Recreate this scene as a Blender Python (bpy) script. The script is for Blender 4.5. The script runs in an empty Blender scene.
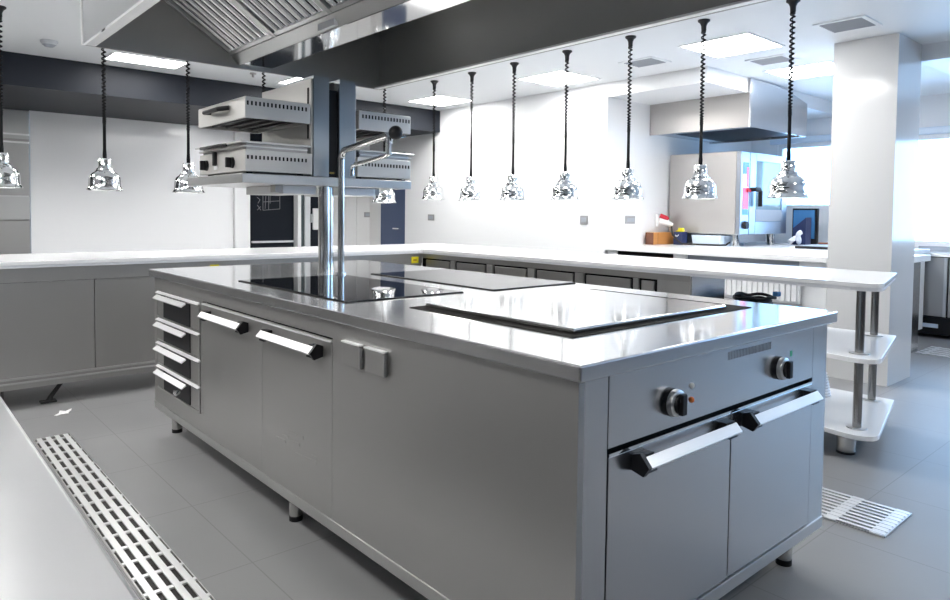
import bpy, bmesh, math, random
from mathutils import Vector, Matrix
random.seed(7)
C = bpy.context.scene.collection
S = bpy.context.scene

# ------------------------------------------------------------------ materials
def mat(name, col, rough=.5, metal=0., ior=1.5, coat=0., emit=None, estr=0., brush=None, var=0., bump=0., bscale=60, spec=None):
    m = bpy.data.materials.new(name); m.use_nodes = True
    nt = m.node_tree; b = nt.nodes['Principled BSDF']
    b.inputs['Base Color'].default_value = (*col, 1)
    b.inputs['Roughness'].default_value = rough
    b.inputs['Metallic'].default_value = metal
    b.inputs['IOR'].default_value = ior
    b.inputs['Coat Weight'].default_value = coat
    if spec is not None: b.inputs['Specular IOR Level'].default_value = spec
    if emit:
        b.inputs['Emission Color'].default_value = (*emit, 1); b.inputs['Emission Strength'].default_value = estr
    if brush or var or bump:
        tc = nt.nodes.new('ShaderNodeTexCoord'); mp = nt.nodes.new('ShaderNodeMapping')
        nt.links.new(tc.outputs['Object'], mp.inputs['Vector'])
        mp.inputs['Scale'].default_value = brush or (1, 1, 1)
        nz = nt.nodes.new('ShaderNodeTexNoise'); nz.inputs['Scale'].default_value = bscale if not brush else 1.
        nz.inputs['Detail'].default_value = 3
        nt.links.new(mp.outputs['Vector'], nz.inputs['Vector'])
        if var:
            mr = nt.nodes.new('ShaderNodeMapRange')
            mr.inputs['To Min'].default_value = max(.02, rough - var); mr.inputs['To Max'].default_value = rough + var
            nt.links.new(nz.outputs['Fac'], mr.inputs['Value']); nt.links.new(mr.outputs['Result'], b.inputs['Roughness'])
        if bump:
            bp = nt.nodes.new('ShaderNodeBump'); bp.inputs['Strength'].default_value = bump; bp.inputs['Distance'].default_value = .002
            nt.links.new(nz.outputs['Fac'], bp.inputs['Height']); nt.links.new(bp.outputs['Normal'], b.inputs['Normal'])
    return m

M = {}
M['steel'] = mat('brushed_steel', (.60, .60, .59), .30, 1, brush=(8, 8, 260), var=.05)
M['steel_h'] = mat('brushed_steel_worn', (.58, .58, .57), .34, 1, brush=(5, 5, 5), var=.07)
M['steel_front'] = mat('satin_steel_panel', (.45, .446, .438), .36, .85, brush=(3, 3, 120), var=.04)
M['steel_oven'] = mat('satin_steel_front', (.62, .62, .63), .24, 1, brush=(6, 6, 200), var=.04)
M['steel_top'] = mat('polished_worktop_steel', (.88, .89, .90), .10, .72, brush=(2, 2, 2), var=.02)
M['steel_light'] = mat('light_steel', (.66, .66, .655), .35, 1, brush=(8, 8, 120), var=.04)
M['steel_table'] = mat('scratched_table_steel', (.84, .84, .85), .33, 1, brush=(14, 3, 1), var=.10, bump=.2)
M['chrome'] = mat('chrome', (.86, .87, .88), .04, 1)
M['steel_tube'] = mat('steel_tube', (.60, .59, .575), .14, 1)
M['steel_post'] = mat('dark_steel_post', (.33, .315, .30), .18, 1)
M['sal'] = mat('pale_satin_casing', (.60, .59, .57), .38, .45)
M['oven_front'] = mat('cool_satin_steel', (.42, .46, .52), .3, 1)
M['channel_steel'] = mat('blue_grey_channel_steel', (.36, .39, .41), .28, 1)
M['baffle'] = mat('polished_baffle_steel', (.80, .80, .80), .14, 1)
M['brass'] = mat('dull_brass', (.35, .26, .04), .4)
M['bar'] = mat('bright_bar_steel', (.90, .90, .90), .32, .5)
M['steel_dark'] = mat('dull_steel', (.42, .41, .40), .35, 1, brush=(4, 4, 120), var=.05)
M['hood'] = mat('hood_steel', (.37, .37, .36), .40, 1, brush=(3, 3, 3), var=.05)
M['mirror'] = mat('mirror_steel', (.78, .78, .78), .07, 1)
M['white_wall'] = mat('white_wall_paint', (.80, .81, .825), .45, bump=.03)
M['ceiling'] = mat('white_ceiling_paint', (.82, .84, .86), .6, bump=.02)
M['panel'] = mat('glossy_pale_grey_panel', (.84, .85, .87), .16)
M['grey_wall'] = mat('pale_grey_wall', (.70, .70, .70), .35)
M['column'] = mat('white_column_laminate', (.67, .67, .67), .12)
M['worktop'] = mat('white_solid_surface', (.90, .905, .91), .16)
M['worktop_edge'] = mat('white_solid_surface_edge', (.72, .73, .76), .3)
M['bulkhead'] = mat('dark_grey_lacquer', (.016, .019, .026), .5, spec=.2)
M['blackboard'] = mat('blackboard', (.010, .013, .019), .6, bump=.02, spec=.12)
M['chalk'] = mat('chalk', (.24, .245, .26), .9)
M['blue'] = mat('blue_door_laminate', (.045, .075, .16), .35)
M['slate'] = mat('slate_frame', (.05, .075, .085), .3)
M['black'] = mat('black_plastic', (.010, .010, .012), .42, spec=.3)
M['cord'] = mat('black_cord', (.008, .008, .009), .6, spec=.12)
M['black_gap'] = mat('black_gap', (.006, .006, .006), .6, spec=.1)
M['dark_wall'] = mat('dark_grey_tiled_wall', (.10, .10, .105), .4)
M['channel_dark'] = mat('dark_recess', (.012, .011, .010), .7, spec=.05)
M['rubber'] = mat('black_rubber', (.015, .015, .016), .55)
M['glass_hob'] = mat('black_ceramic_glass', (.012, .013, .016), .02, ior=4.2)
M['griddle'] = mat('polished_griddle_steel', (.74, .74, .735), .09, 1, brush=(3, 3, 3), var=.02)
M['white_plastic'] = mat('white_plastic', (.82, .83, .84), .35)
M['grey_plastic'] = mat('grey_switch_plastic', (.30, .30, .31), .4)
M['lamp_grey'] = mat('pale_grey_plastic', (.60, .62, .65), .4)
M['orange'] = mat('orange_indicator', (.75, .16, .02), .25)
M['white_ind'] = mat('white_indicator', (.85, .85, .82), .25)
M['green'] = mat('green_print', (.05, .45, .25), .5)
M['yellow'] = mat('yellow_sticker', (.75, .66, .02), .5)
M['sticker_print'] = mat('brown_sticker_print', (.35, .24, .01), .5)
M['wood'] = mat('honey_oak_wood', (.50, .22, .065), .4, brush=(4, 40, 40), var=.08)
M['wood_dark'] = mat('brown_wood', (.17, .06, .03), .4)
M['navy'] = mat('navy_box_card', (.018, .03, .10), .45)
M['red'] = mat('red_plastic', (.45, .01, .03), .35)
M['pink'] = mat('red_film_print', (.75, .06, .12), .25)
M['screen_blue'] = mat('blue_film_print', (.06, .20, .42), .2)
M['taupe'] = mat('matt_steel_side_panel', (.50, .48, .465), .42, .85)
M['sponge'] = mat('yellow_sponge', (.85, .72, .03), .8, bump=.3)
M['plate_grey'] = mat('grey_vent_paint', (.33, .36, .41), .5)
M['paper'] = mat('white_paper', (.92, .92, .92), .8)
M['dark_hole'] = mat('drain_channel_dark', (.02, .018, .016), .6)
M['hose'] = mat('white_hose', (.84, .85, .88), .3)
M['ladle_tray'] = mat('pale_blue_plastic', (.62, .72, .84), .3)
M['light_panel'] = mat('lit_ceiling_diffuser', (.9, .9, .9), .5, emit=(1, .985, .96), estr=17.)

# oven window: bluish reflective pane with some depth
def glass(name, tint, ior=1.5):
    m = bpy.data.materials.new(name); m.use_nodes = True
    nt = m.node_tree; nt.nodes.remove(nt.nodes['Principled BSDF'])
    out = nt.nodes['Material Output']
    tr = nt.nodes.new('ShaderNodeBsdfTransparent'); tr.inputs['Color'].default_value = (*tint, 1)
    gl = nt.nodes.new('ShaderNodeBsdfGlossy'); gl.inputs['Roughness'].default_value = .02
    fr = nt.nodes.new('ShaderNodeFresnel'); fr.inputs['IOR'].default_value = ior
    mx = nt.nodes.new('ShaderNodeMixShader')
    nt.links.new(fr.outputs['Fac'], mx.inputs['Fac']); nt.links.new(tr.outputs[0], mx.inputs[1]); nt.links.new(gl.outputs[0], mx.inputs[2])
    nt.links.new(mx.outputs[0], out.inputs['Surface'])
    return m
M['pane'] = glass('window_glass', (.97, .985, 1.))
M['oven_glass'] = mat('oven_door_glass', (.22, .36, .44), .04, ior=1.9)  # pale blue window reflection is put into the base colour

def floor_mat():
    m = bpy.data.materials.new('grey_resin_tile_floor'); m.use_nodes = True
    nt = m.node_tree; b = nt.nodes['Principled BSDF']
    tc = nt.nodes.new('ShaderNodeTexCoord'); sp = nt.nodes.new('ShaderNodeSeparateXYZ')
    nt.links.new(tc.outputs['Object'], sp.inputs[0])
    def seam(out, off, size=.6, w=.0022):
        a = nt.nodes.new('ShaderNodeMath'); a.operation = 'ADD'; a.inputs[1].default_value = off + 60
        nt.links.new(out, a.inputs[0])
        d = nt.nodes.new('ShaderNodeMath'); d.operation = 'PINGPONG'; d.inputs[1].default_value = size / 2
        nt.links.new(a.outputs[0], d.inputs[0])
        l = nt.nodes.new('ShaderNodeMath'); l.operation = 'LESS_THAN'; l.inputs[1].default_value = w
        nt.links.new(d.outputs[0], l.inputs[0]); return l.outputs[0]
    sx = seam(sp.outputs['X'], .16); sy = seam(sp.outputs['Y'], -.12)
    mx = nt.nodes.new('ShaderNodeMath'); mx.operation = 'MAXIMUM'
    nt.links.new(sx, mx.inputs[0]); nt.links.new(sy, mx.inputs[1])
    nz = nt.nodes.new('ShaderNodeTexNoise'); nz.inputs['Scale'].default_value = 2.2; nz.inputs['Detail'].default_value = 4
    nt.links.new(tc.outputs['Object'], nz.inputs['Vector'])
    cr = nt.nodes.new('ShaderNodeMix'); cr.data_type = 'RGBA'
    cr.inputs[6].default_value = (.225, .225, .228, 1); cr.inputs[7].default_value = (.265, .265, .268, 1)
    nt.links.new(nz.outputs['Fac'], cr.inputs[0])
    c2 = nt.nodes.new('ShaderNodeMix'); c2.data_type = 'RGBA'
    nt.links.new(mx.outputs[0], c2.inputs[0]); nt.links.new(cr.outputs[2], c2.inputs[6]); c2.inputs[7].default_value = (.185, .185, .185, 1)
    nt.links.new(c2.outputs[2], b.inputs['Base Color'])
    b.inputs['Roughness'].default_value = .42; b.inputs['Specular IOR Level'].default_value = .35
    n2 = nt.nodes.new('ShaderNodeTexNoise'); n2.inputs['Scale'].default_value = 160
    nt.links.new(tc.outputs['Object'], n2.inputs['Vector'])
    bp = nt.nodes.new('ShaderNodeBump'); bp.inputs['Strength'].default_value = .08; bp.inputs['Distance'].default_value = .002
    nt.links.new(n2.outputs['Fac'], bp.inputs['Height']); nt.links.new(bp.outputs['Normal'], b.inputs['Normal'])
    return m
M['floor'] = floor_mat()

# ------------------------------------------------------------------ mesh builder (world coordinates)
class MB:
    def __init__(self): self.bm = bmesh.new(); self.mi = 0; self.mats = []
    def use(self, key):
        if key not in self.mats: self.mats.append(key)
        self.mi = self.mats.index(key); return self
    def _merge(self, t, smooth=False):
        for f in t.faces: f.material_index = self.mi; f.smooth = smooth
        me = bpy.data.meshes.new('tmp'); t.to_mesh(me); t.free()
        self.bm.from_mesh(me); bpy.data.meshes.remove(me); return self
    def box(self, x0, x1, y0, y1, z0, z1, bev=0., seg=2):
        t = bmesh.new(); bmesh.ops.create_cube(t, size=1)
        for v in t.verts:
            v.co = Vector(((x0 + x1) / 2 + v.co.x * (x1 - x0), (y0 + y1) / 2 + v.co.y * (y1 - y0), (z0 + z1) / 2 + v.co.z * (z1 - z0)))
        if bev: bmesh.ops.bevel(t, geom=t.edges[:], offset=bev, segments=seg, affect='EDGES', profile=.5)
        return self._merge(t, False)
    def prism(self, pts, axis, a, b, bev=0., smooth=False):
        # pts: polygon in the two remaining axes (order x,y,z minus axis), extruded a..b
        t = bmesh.new()
        def P(p, w):
            if axis == 'x': return (w, p[0], p[1])
            if axis == 'y': return (p[0], w, p[1])
            return (p[0], p[1], w)
        A = [t.verts.new(P(p, a)) for p in pts]; B = [t.verts.new(P(p, b)) for p in pts]
        n = len(pts); t.faces.new(A); t.faces.new(B[::-1])
        for i in range(n): t.faces.new((A[i], B[i], B[(i + 1) % n], A[(i + 1) % n]))
        bmesh.ops.recalc_face_normals(t, faces=t.faces[:])
        if bev: bmesh.ops.bevel(t, geom=[e for e in t.edges], offset=bev, segments=2, affect='EDGES', profile=.5)
        return self._merge(t, smooth)
    def quad(self, *ps):
        t = bmesh.new(); t.faces.new([t.verts.new(p) for p in ps]); return self._merge(t)
    def slab(self, ps, th, up=None):
        # a plate: corner points ps (coplanar), thickened by th along its normal
        ps = [Vector(p) for p in ps]; n = (ps[1] - ps[0]).cross(ps[2] - ps[0]).normalized() * th
        t = bmesh.new(); A = [t.verts.new(p) for p in ps]; B = [t.verts.new(p + n) for p in ps]; k = len(ps)
        t.faces.new(A); t.faces.new(B[::-1])
        for i in range(k): t.faces.new((A[i], B[i], B[(i + 1) % k], A[(i + 1) % k]))
        bmesh.ops.recalc_face_normals(t, faces=t.faces[:]); return self._merge(t)
    def tube(self, path, r, seg=12, caps=True):
        path = [Vector(p) for p in path]; rs = r if isinstance(r, (list, tuple)) else [r] * len(path)
        t = bmesh.new(); rings = []; up = None
        for i, p in enumerate(path):
            d = (path[min(i + 1, len(path) - 1)] - path[max(i - 1, 0)]).normalized()
            if up is None: up = Vector((0, 0, 1)) if abs(d.z) < .9 else Vector((1, 0, 0))
            s = d.cross(up).normalized(); u = s.cross(d).normalized(); up = u
            rings.append([t.verts.new(p + (s * math.cos(2 * math.pi * k / seg) + u * math.sin(2 * math.pi * k / seg)) * rs[i]) for k in range(seg)])
        for a, b in zip(rings, rings[1:]):
            for k in range(seg): t.faces.new((a[k], a[(k + 1) % seg], b[(k + 1) % seg], b[k]))
        if caps: t.faces.new(rings[0][::-1]); t.faces.new(rings[-1])
        bmesh.ops.recalc_face_normals(t, faces=t.faces[:])
        return self._merge(t, True)
    def cyl(self, x, y, z0, z1, r, seg=24, r1=None):
        return self.tube([(x, y, z0), (x, y, z1)], [r, r if r1 is None else r1], seg)
    def lathe(self, prof, c=(0, 0, 0), seg=40, axis='z'):
        t = bmesh.new(); rings = []
        for r, h in prof:
            ring = []
            for k in range(seg):
                a = 2 * math.pi * k / seg; p, q2 = max(r, 1e-5) * math.cos(a), max(r, 1e-5) * math.sin(a)
                v = (p, q2, h) if axis == 'z' else ((h, p, q2) if axis == 'x' else (p, h, q2))
                ring.append(t.verts.new(Vector(v) + Vector(c)))
            rings.append(ring)
        for a, b in zip(rings, rings[1:]):
            for k in range(seg): t.faces.new((a[k], a[(k + 1) % seg], b[(k + 1) % seg], b[k]))
        bmesh.ops.recalc_face_normals(t, faces=t.faces[:])
        return self._merge(t, True)

def tag(o, label=None, cat=None, group=None, kind=None):
    if label: o['label'] = label
    if cat: o['category'] = cat
    if group: o['group'] = group
    if kind: o['kind'] = kind
    return o
def base_of(o):
    p = Vector((0, 0, 0))
    while o: p += o.location; o = o.parent
    return p
def build(name, mb, parent=None, loc=None, default='steel', sharp=True):
    if not mb.mats: mb.use(default)
    lim = math.radians(38)
    for e in mb.bm.edges:
        if len(e.link_faces) == 2 and e.calc_face_angle(0.) > lim: e.smooth = False
    me = bpy.data.meshes.new(name); mb.bm.to_mesh(me); mb.bm.free()
    for k in mb.mats: me.materials.append(M[k])
    o = bpy.data.objects.new(name, me); C.objects.link(o)
    if parent:
        o.parent = parent; off = base_of(parent)
    else:
        if loc is None:
            xs = [v.co for v in me.vertices]
            loc = ((min(v.x for v in xs) + max(v.x for v in xs)) / 2, (min(v.y for v in xs) + max(v.y for v in xs)) / 2, min(v.z for v in xs))
        o.location = loc; off = Vector(loc)
    me.transform(Matrix.Translation(-off))
    return o
def part(name, mb, parent, mkey=None): return build(name, mb, parent, default=mkey or 'steel')
def thing(name, loc, label, cat, group=None):
    o = bpy.data.objects.new(name, None); C.objects.link(o); o.location = loc; o.empty_display_size = .1
    return tag(o, label, cat, group)
def single(name, mb, label, cat, group=None, kind=None): return tag(build(name, mb), label, cat, group, kind)
def struct(name, mb): return tag(build(name, mb, loc=(0, 0, 0)), kind='structure')
def B(mkey, *a, **k): return MB().use(mkey).box(*a, **k)
def copy_tree(o, parent=None):
    c = o.copy(); C.objects.link(c); c.parent = parent
    for ch in list(o.children): copy_tree(ch, c)
    return c

ZC = 2.545
# ------------------------------------------------------------------ the room
struct('floor', B('floor', -3.6, 9.0, -3.6, 9.0, -.06, 0))
mb = MB().use('ceiling').box(-3.6, 4.41, -3.6, 6.06, ZC, ZC + .1).box(4.41, 7.5, .772, 2.28, ZC, ZC + .1).box(4.41, 4.885, -3.6, .772, ZC, ZC + .1)
mb.box(4.41, 7.5, 2.28, 3.37, 2.60, 2.70); struct('ceiling', mb)
# far wall: glossy grey panel, dark opening, grey end
mb = MB().use('panel').box(.15, 2.355, 7.73, 7.85, 0, 2.27)
mb.use('white_wall').box(2.355, 2.554, 7.66, 7.85, 0, 2.27)
mb.use('grey_wall').box(3.72, 4.19, 7.73, 7.85, 0, 2.27).box(4.19, 4.60, 7.72, 7.85, 0, 2.27)
mb.use('grey_wall').box(-3.6, .15, 8.5, 8.6, 0, 2.27).box(-3.6, 4.6, 7.85, 8.5, 2.27, 2.35)
struct('wall_back', mb)
mb = MB().use('bulkhead').box(-3.6, 4.41, 6.06, 7.85, 2.268, 2.62); struct('trim_1', mb)
# wall with heat lamp switches, broken by the oven alcove
mb = MB().use('white_wall').box(4.41, 4.55, 3.37, 6.82, 0, 2.545).box(4.41, 4.55, 6.82, 7.73, 2.06, 2.267).use('grey_wall').box(4.41, 4.55, 7.43, 7.72, 0, 2.06)
struct('wall_right', mb)
mb = MB().use('white_wall').box(4.55, 7.5, 3.37, 3.5, 0, 2.6); struct('wall_alcove', mb)
mb = MB().use('white_wall').box(4.41, 7.4, 2.28, 3.37, 2.404, 2.60); struct('trim_2', mb)
mb = MB().use('white_wall').box(4.885, 7.4, -3.6, .772, 2.42, 2.62); struct('trim_3', mb)
mb = MB().use('column').box(4.38, 4.885, .772, 1.212, 0, ZC); struct('trim_4', mb)
mb = MB().use('dark_wall').box(-3.6, 7.5, -3.7, -3.6, 0, 1.15).use('white_wall').box(-3.6, 7.5, -3.7, -3.6, 1.15, 2.62); struct('wall_front', mb)
mb = MB().use('dark_wall').box(-3.7, -3.6, -3.6, 8.6, 0, 2.62); struct('wall_left', mb)
# window wall
WZ0, WZ1 = 1.325, 2.125
mb = MB().use('white_wall').box(7.4, 7.55, -3.6, 3.5, 0, .93).box(7.4, 7.55, -3.6, 3.5, WZ1, 2.7).box(7.4, 7.55, 3.03, 3.5, .93, WZ1).box(7.4, 7.55, 1.75, 3.03, .93, WZ0)
struct('wall_window', mb)
def window(name, y0, y1, z0, z1, n):
    fr = MB().use('white_plastic'); w = .05
    fr.box(7.42, 7.50, y0, y1, z0, z0 + w).box(7.42, 7.50, y0, y1, z1 - w, z1)
    for k in range(n + 1):
        y = y0 + (y1 - y0 - w) * k / n
        fr.box(7.42, 7.50, y, y + w, z0 + w, z1 - w)
    o = struct(name, fr)
    for k in range(n):
        a = y0 + (y1 - y0 - w) * k / n + w; b = y0 + (y1 - y0 - w) * (k + 1) / n
        part('pane', MB().use('pane').box(7.455, 7.465, a, b, z0 + w, z1 - w), o)
    return o
window('window_1', 1.75, 3.03, WZ0, WZ1, 1)
window('window_2', -3.5, 1.75, .93, WZ1, 4)
mb = MB().use('ladle_tray').box(7.33, 7.40, -3.5, 3.1, WZ1 - .0, WZ1 + .075, bev=.01)
single('roller_blind_case', mb, 'pale blue blind casing running along the top of the windows', 'blind')

# blue door leaf in the corner and the dark doorway with its frame
mb = B('blue', 4.415, 4.46, 6.83, 7.43, 0, 2.06)
d = build('door_1', mb, loc=(0, 0, 0)); tag(d, kind='structure')
mb = MB().use('chrome').tube([(4.415, 6.93, 1.0), (4.37, 6.93, 1.0), (4.37, 7.05, 1.0)], .011); part('door_handle', mb, d)
root = thing('blackboard', (2.9, 7.83, 0), 'black chalkboard panel with a chalk cabinet sketch behind the steel posts', 'blackboard')
part('board', B('blackboard', 2.556, 3.235, 7.80, 7.83, 0.0, 2.268), root)
part('chalk_ledge', B('lamp_grey', 2.63, 3.22, 7.76, 7.80, .80, .825), root)
ck = MB().use('chalk')
def stroke(p, q2, w=.007):
    (x0, z0), (x1, z1) = p, q2
    n = max(1, int(math.hypot(x1 - x0, z1 - z0) / .03))
    d = Vector((x1 - x0, 0, z1 - z0)).normalized(); s = Vector((-d.z, 0, d.x)) * w / 2
    A = Vector((x0, 7.7985, z0)); Bv = Vector((x1, 7.7985, z1))
    ck.slab([A - s, Bv - s, Bv + s, A + s], .001)
# front view of a cabinet in chalk, with a scribble beside it
sk = [((2.79, 1.31), (3.03, 1.33)), ((2.79, 1.31), (2.79, 1.52)), ((3.03, 1.33), (3.03, 1.54)), ((2.79, 1.52), (3.03, 1.54)), ((2.79, 1.42), (3.03, 1.44)),
      ((2.87, 1.32), (2.87, 1.54)), ((2.89, 1.40), (2.89, 1.53)), ((2.82, 1.33), (2.83, 1.50)), ((2.71, 1.31), (2.76, 1.36)), ((2.76, 1.31), (2.71, 1.38)),
      ((2.72, 1.40), (2.75, 1.45)), ((2.75, 1.45), (2.71, 1.48)), ((2.73, 1.50), (2.76, 1.54)), ((2.79, 1.55), (2.79, 1.62)), ((3.03, 1.54), (3.03, 1.58))]
for a, b in sk: stroke((a[0], a[1] - .075), (b[0], b[1] - .075))
tag(part('chalk_drawing', ck, root), label='thin grey chalk lines')
root = thing('door_frame', (3.4, 7.7, 0), 'white and slate upright door frame strips beside the chalkboard', 'door frame')
part('white_jamb', B('white_plastic', 3.236, 3.285, 7.68, 7.83, 0, 2.268), root)
part('slate_strip', B('slate', 3.286, 3.345, 7.72, 7.83, 0, 2.268), root)
part('white_jamb', B('lamp_grey', 3.346, 3.43, 7.69, 7.83, 0, 2.268), root)
part('dark_leaf', B('blackboard', 3.431, 3.719, 7.77, 7.83, 0, 2.268), root)
mb = MB().use('white_plastic').box(3.50, 3.68, 7.74, 7.769, .97, 1.27, bev=.008).use('lamp_grey').box(3.475, 3.50, 7.745, 7.769, 1.07, 1.19)
single('wall_box', mb, 'small white box fixed to the dark leaf behind the steel posts', 'box')

# tall stainless cabinet in the far corner
root = thing('tall_cabinet', (-.3, 7.75, 0), 'tall stainless cabinet beyond the counter at the grey panel edge', 'cabinet')
part('body', B('steel_dark', -.80, .145, 7.74, 8.45, .0, 2.265), root)
part('top_door', B('steel_h', -.79, .14, 7.71, 7.738, 1.96, 2.255, bev=.004), root)
part('door', B('steel_front', -.79, .14, 7.71, 7.738, 1.36, 1.93, bev=.004), root)
dr = part('door', B('steel_front', -.79, .14, 7.71, 7.738, .05, 1.09, bev=.004), root)
part('drawer_front', B('steel_h', -.79, .14, 7.71, 7.738, 1.10, 1.35, bev=.004), root)
part('white_strip', B('paper', -.79, .14, 7.685, 7.712, 1.995, 2.012), root)  # thin white strips across the cabinet front
part('white_strip', B('paper', -.79, .14, 7.685, 7.712, 1.912, 1.93), root)
part('seam_rail', B('steel_light', -.70, .13, 7.70, 7.712, 1.345, 1.36), root)

# ------------------------------------------------------------------ cooking island
W, L, d0 = 1.378, 3.056, .024
root = thing('cooking_island', (W / 2, L / 2, 0), 'large stainless steel cooking island with glass hobs in the middle of the kitchen', 'kitchen island')
isl = root
# worktop with a soft front edge
mb = MB().use('steel_top'); mb.box(0, W, 0, L, .861, .90, bev=.005, seg=3)
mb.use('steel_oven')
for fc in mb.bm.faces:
    if fc.normal.z < .8: fc.material_index = 1  # sides take a darker steel, their reflected shade put into the colour
part('worktop', mb, root)
# carcass: side and end panels
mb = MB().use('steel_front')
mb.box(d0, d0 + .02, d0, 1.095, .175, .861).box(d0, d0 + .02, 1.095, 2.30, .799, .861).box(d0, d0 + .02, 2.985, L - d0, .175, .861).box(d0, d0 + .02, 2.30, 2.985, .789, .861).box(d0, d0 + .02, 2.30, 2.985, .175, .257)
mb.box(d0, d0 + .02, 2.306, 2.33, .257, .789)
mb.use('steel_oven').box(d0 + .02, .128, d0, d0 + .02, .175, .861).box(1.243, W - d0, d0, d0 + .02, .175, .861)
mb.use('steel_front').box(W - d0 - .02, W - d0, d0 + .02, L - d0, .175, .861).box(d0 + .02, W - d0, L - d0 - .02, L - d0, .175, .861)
mb.use('black_gap').box(d0 + .021, W - d0 - .021, d0 + .021, L - d0 - .021, .18, .859)
part('carcass', mb, root)
mb = MB().use('steel').box(d0 - .004, W - d0 + .004, d0 - .004, L - d0 + .004, .138, .176, bev=.003)
part('plinth', mb, root)
# drawers
zt = [.786, .640, .513, .386]; zb = [.648, .521, .392, .262]
for a, b in zip(zt, zb):
    mb = MB().use('steel_front').box(d0 + .001, d0 + .019, 2.336, 2.98, b + .004, a - .012)
    dw = part('drawer', mb, root)
    part('top_lip', MB().use('bar').prism([(d0 + .002, a + .001), (d0 - .014, a - .009), (d0 - .012, a - .011), (d0 + .002, a - .008)], 'y', 2.338, 2.978), dw)
    part('bottom_rail', B('steel', d0 - .003, d0 + .012, 2.338, 2.978, b - .004, b + .003), dw)
    part('side_rail', B('steel_light', d0 - .004, d0 + .012, 2.336, 2.345, b, a - .012), dw)
    part('dark_plate', B('black', d0 - .003, d0 + .002, 2.47, 2.87, b + .006, a - .02), dw)  # flat black plate on the drawer front, below the handle
    prof = [(d0 - .024, a - .012), (d0 - .046, a - .029), (d0 - .044, a - .034), (d0 - .022, a - .020)]
    part('handle', MB().use('bar').prism(prof, 'y', 2.466, 2.915), dw)
    part('handle_mount', B('black', d0 - .024, d0 + .001, 2.85, 2.90, a - .036, a - .016), dw)
mb = MB().use('chrome').tube([(d0 - .05, 2.50, .335), (d0 - .052, 2.52, .328), (d0 - .045, 2.56, .326)], [.012, .014, .009])
part('bottom_hook', mb, root)

def handle(face, a, b, z, door):
    """hexagonal steel bar on two black stand-offs; face 'x' = long side, 'y' = short side"""
    out = [(-.030, .010), (-.050, -.012), (-.048, -.017), (-.040, -.017), (-.027, .001)]
    pts = [(d0 + o, z + h) for o, h in out]
    ax = 'y' if face == 'x' else 'x'
    h = part('handle', MB().use('bar').prism(pts, ax, a, b, bev=.0015), door)
    cap = [(d0 - .0025, z + .012), (d0 - .026, z + .020), (d0 - .052, z - .010), (d0 - .036, z - .034), (d0 - .0025, z - .026)]
    for p, q2 in ((a - .014, a - .0005),):
        part('end_cap', MB().use('black').prism(cap, ax, p, q2), h)
    cap2 = [(d0 - .0025, z + .012), (d0 - .026, z + .012), (d0 - .0235, z + .002), (d0 - .036, z - .030), (d0 - .0025, z - .026)]
    for p, q2 in ((a, a + .045), (b - .045, b)):
        part('stand_off', MB().use('black').prism(cap2, ax, p, q2), h)
    return h
# long side doors
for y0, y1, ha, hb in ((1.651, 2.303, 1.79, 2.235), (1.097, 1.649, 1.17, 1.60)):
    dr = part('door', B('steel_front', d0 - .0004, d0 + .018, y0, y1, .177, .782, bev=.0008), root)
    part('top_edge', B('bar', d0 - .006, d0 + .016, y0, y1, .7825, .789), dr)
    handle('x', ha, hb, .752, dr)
# sockets with flap covers
for y0, y1 in ((.905, 1.012), (.768, .875)):
    s = part('socket', MB().use('steel_front').box(d0 - .013, d0 + .001, y0, y1, .728, .800, bev=.003), root)
    part('flap', MB().use('bar').box(d0 - .018, d0, y0 - .004, y1, .801, .807, bev=.002), s)
    part('hinge', MB().use('steel').tube([(d0 - .011, y0 - .004, .73), (d0 - .011, y0 - .004, .795)], .006), s)
# pressed mark in the long panel
mb = MB().use('steel_front')
for (y0, z0, y1, z1) in ((1.52, .345, 1.44, .350), (1.43, .385, 1.30, .400), (1.40, .36, 1.33, .366), (1.36, .325, 1.20, .335), (1.24, .35, 1.20, .352), (1.47, .365, 1.42, .372)):
    mb.prism([(y0, z0), (y1, z1 - .0), (y1, z1 + .012), (y0, z0 + .012)], 'x', d0 - .0022, d0 + .001, bev=.0008)
part('pressed_mark', mb, root)
# short side: control panel and doors
mb = MB().use('steel_oven').box(.131, 1.240, d0 - .001, d0 + .018, .684, .858, bev=.001)
cp = part('control_panel', mb, root)
g = MB().use('steel_dark')
for k in range(30):
    x = .672 + k * .0088
    g.box(x, x + .0042, d0 - .0018, d0, .819, .842)
part('vent_slots', g, cp)
for kx, kz in ((.384, .751), (.982, .754)):
    k = part('knob', MB().use('black').lathe([(0, d0 - .0005), (.036, d0 - .0005), (.036, d0 - .010), (.0345, d0 - .012), (0, d0 - .012)], (kx, 0, kz), axis='y'), cp)
    part('ring', MB().use('steel_light').lathe([(.0345, d0 - .011), (.036, d0 - .016), (.034, d0 - .025), (.027, d0 - .028), (.0, d0 - .028)], (kx, 0, kz), axis='y'), k)
    part('grip', MB().use('black').lathe([(.0255, d0 - .0275), (.024, d0 - .034), (.0, d0 - .034)], (kx, 0, kz), axis='y').box(kx - .011, kx + .011, d0 - .044, d0 - .030, kz - .027, kz + .027, bev=.003), k)
for z, mk in ((.777, 'white_ind'), (.739, 'orange')):
    tag(part('indicator', MB().use(mk).lathe([(.008, d0 - .0005), (.008, d0 - .004), (.005, d0 - .007), (0, d0 - .0075)], (.483, 0, z), axis='y', seg=20), cp), label='round %s indicator' % ('white' if mk == 'white_ind' else 'orange'))
part('mark', B('green', 1.065, 1.080, d0 - .0016, d0, .778, .796), cp)
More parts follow.
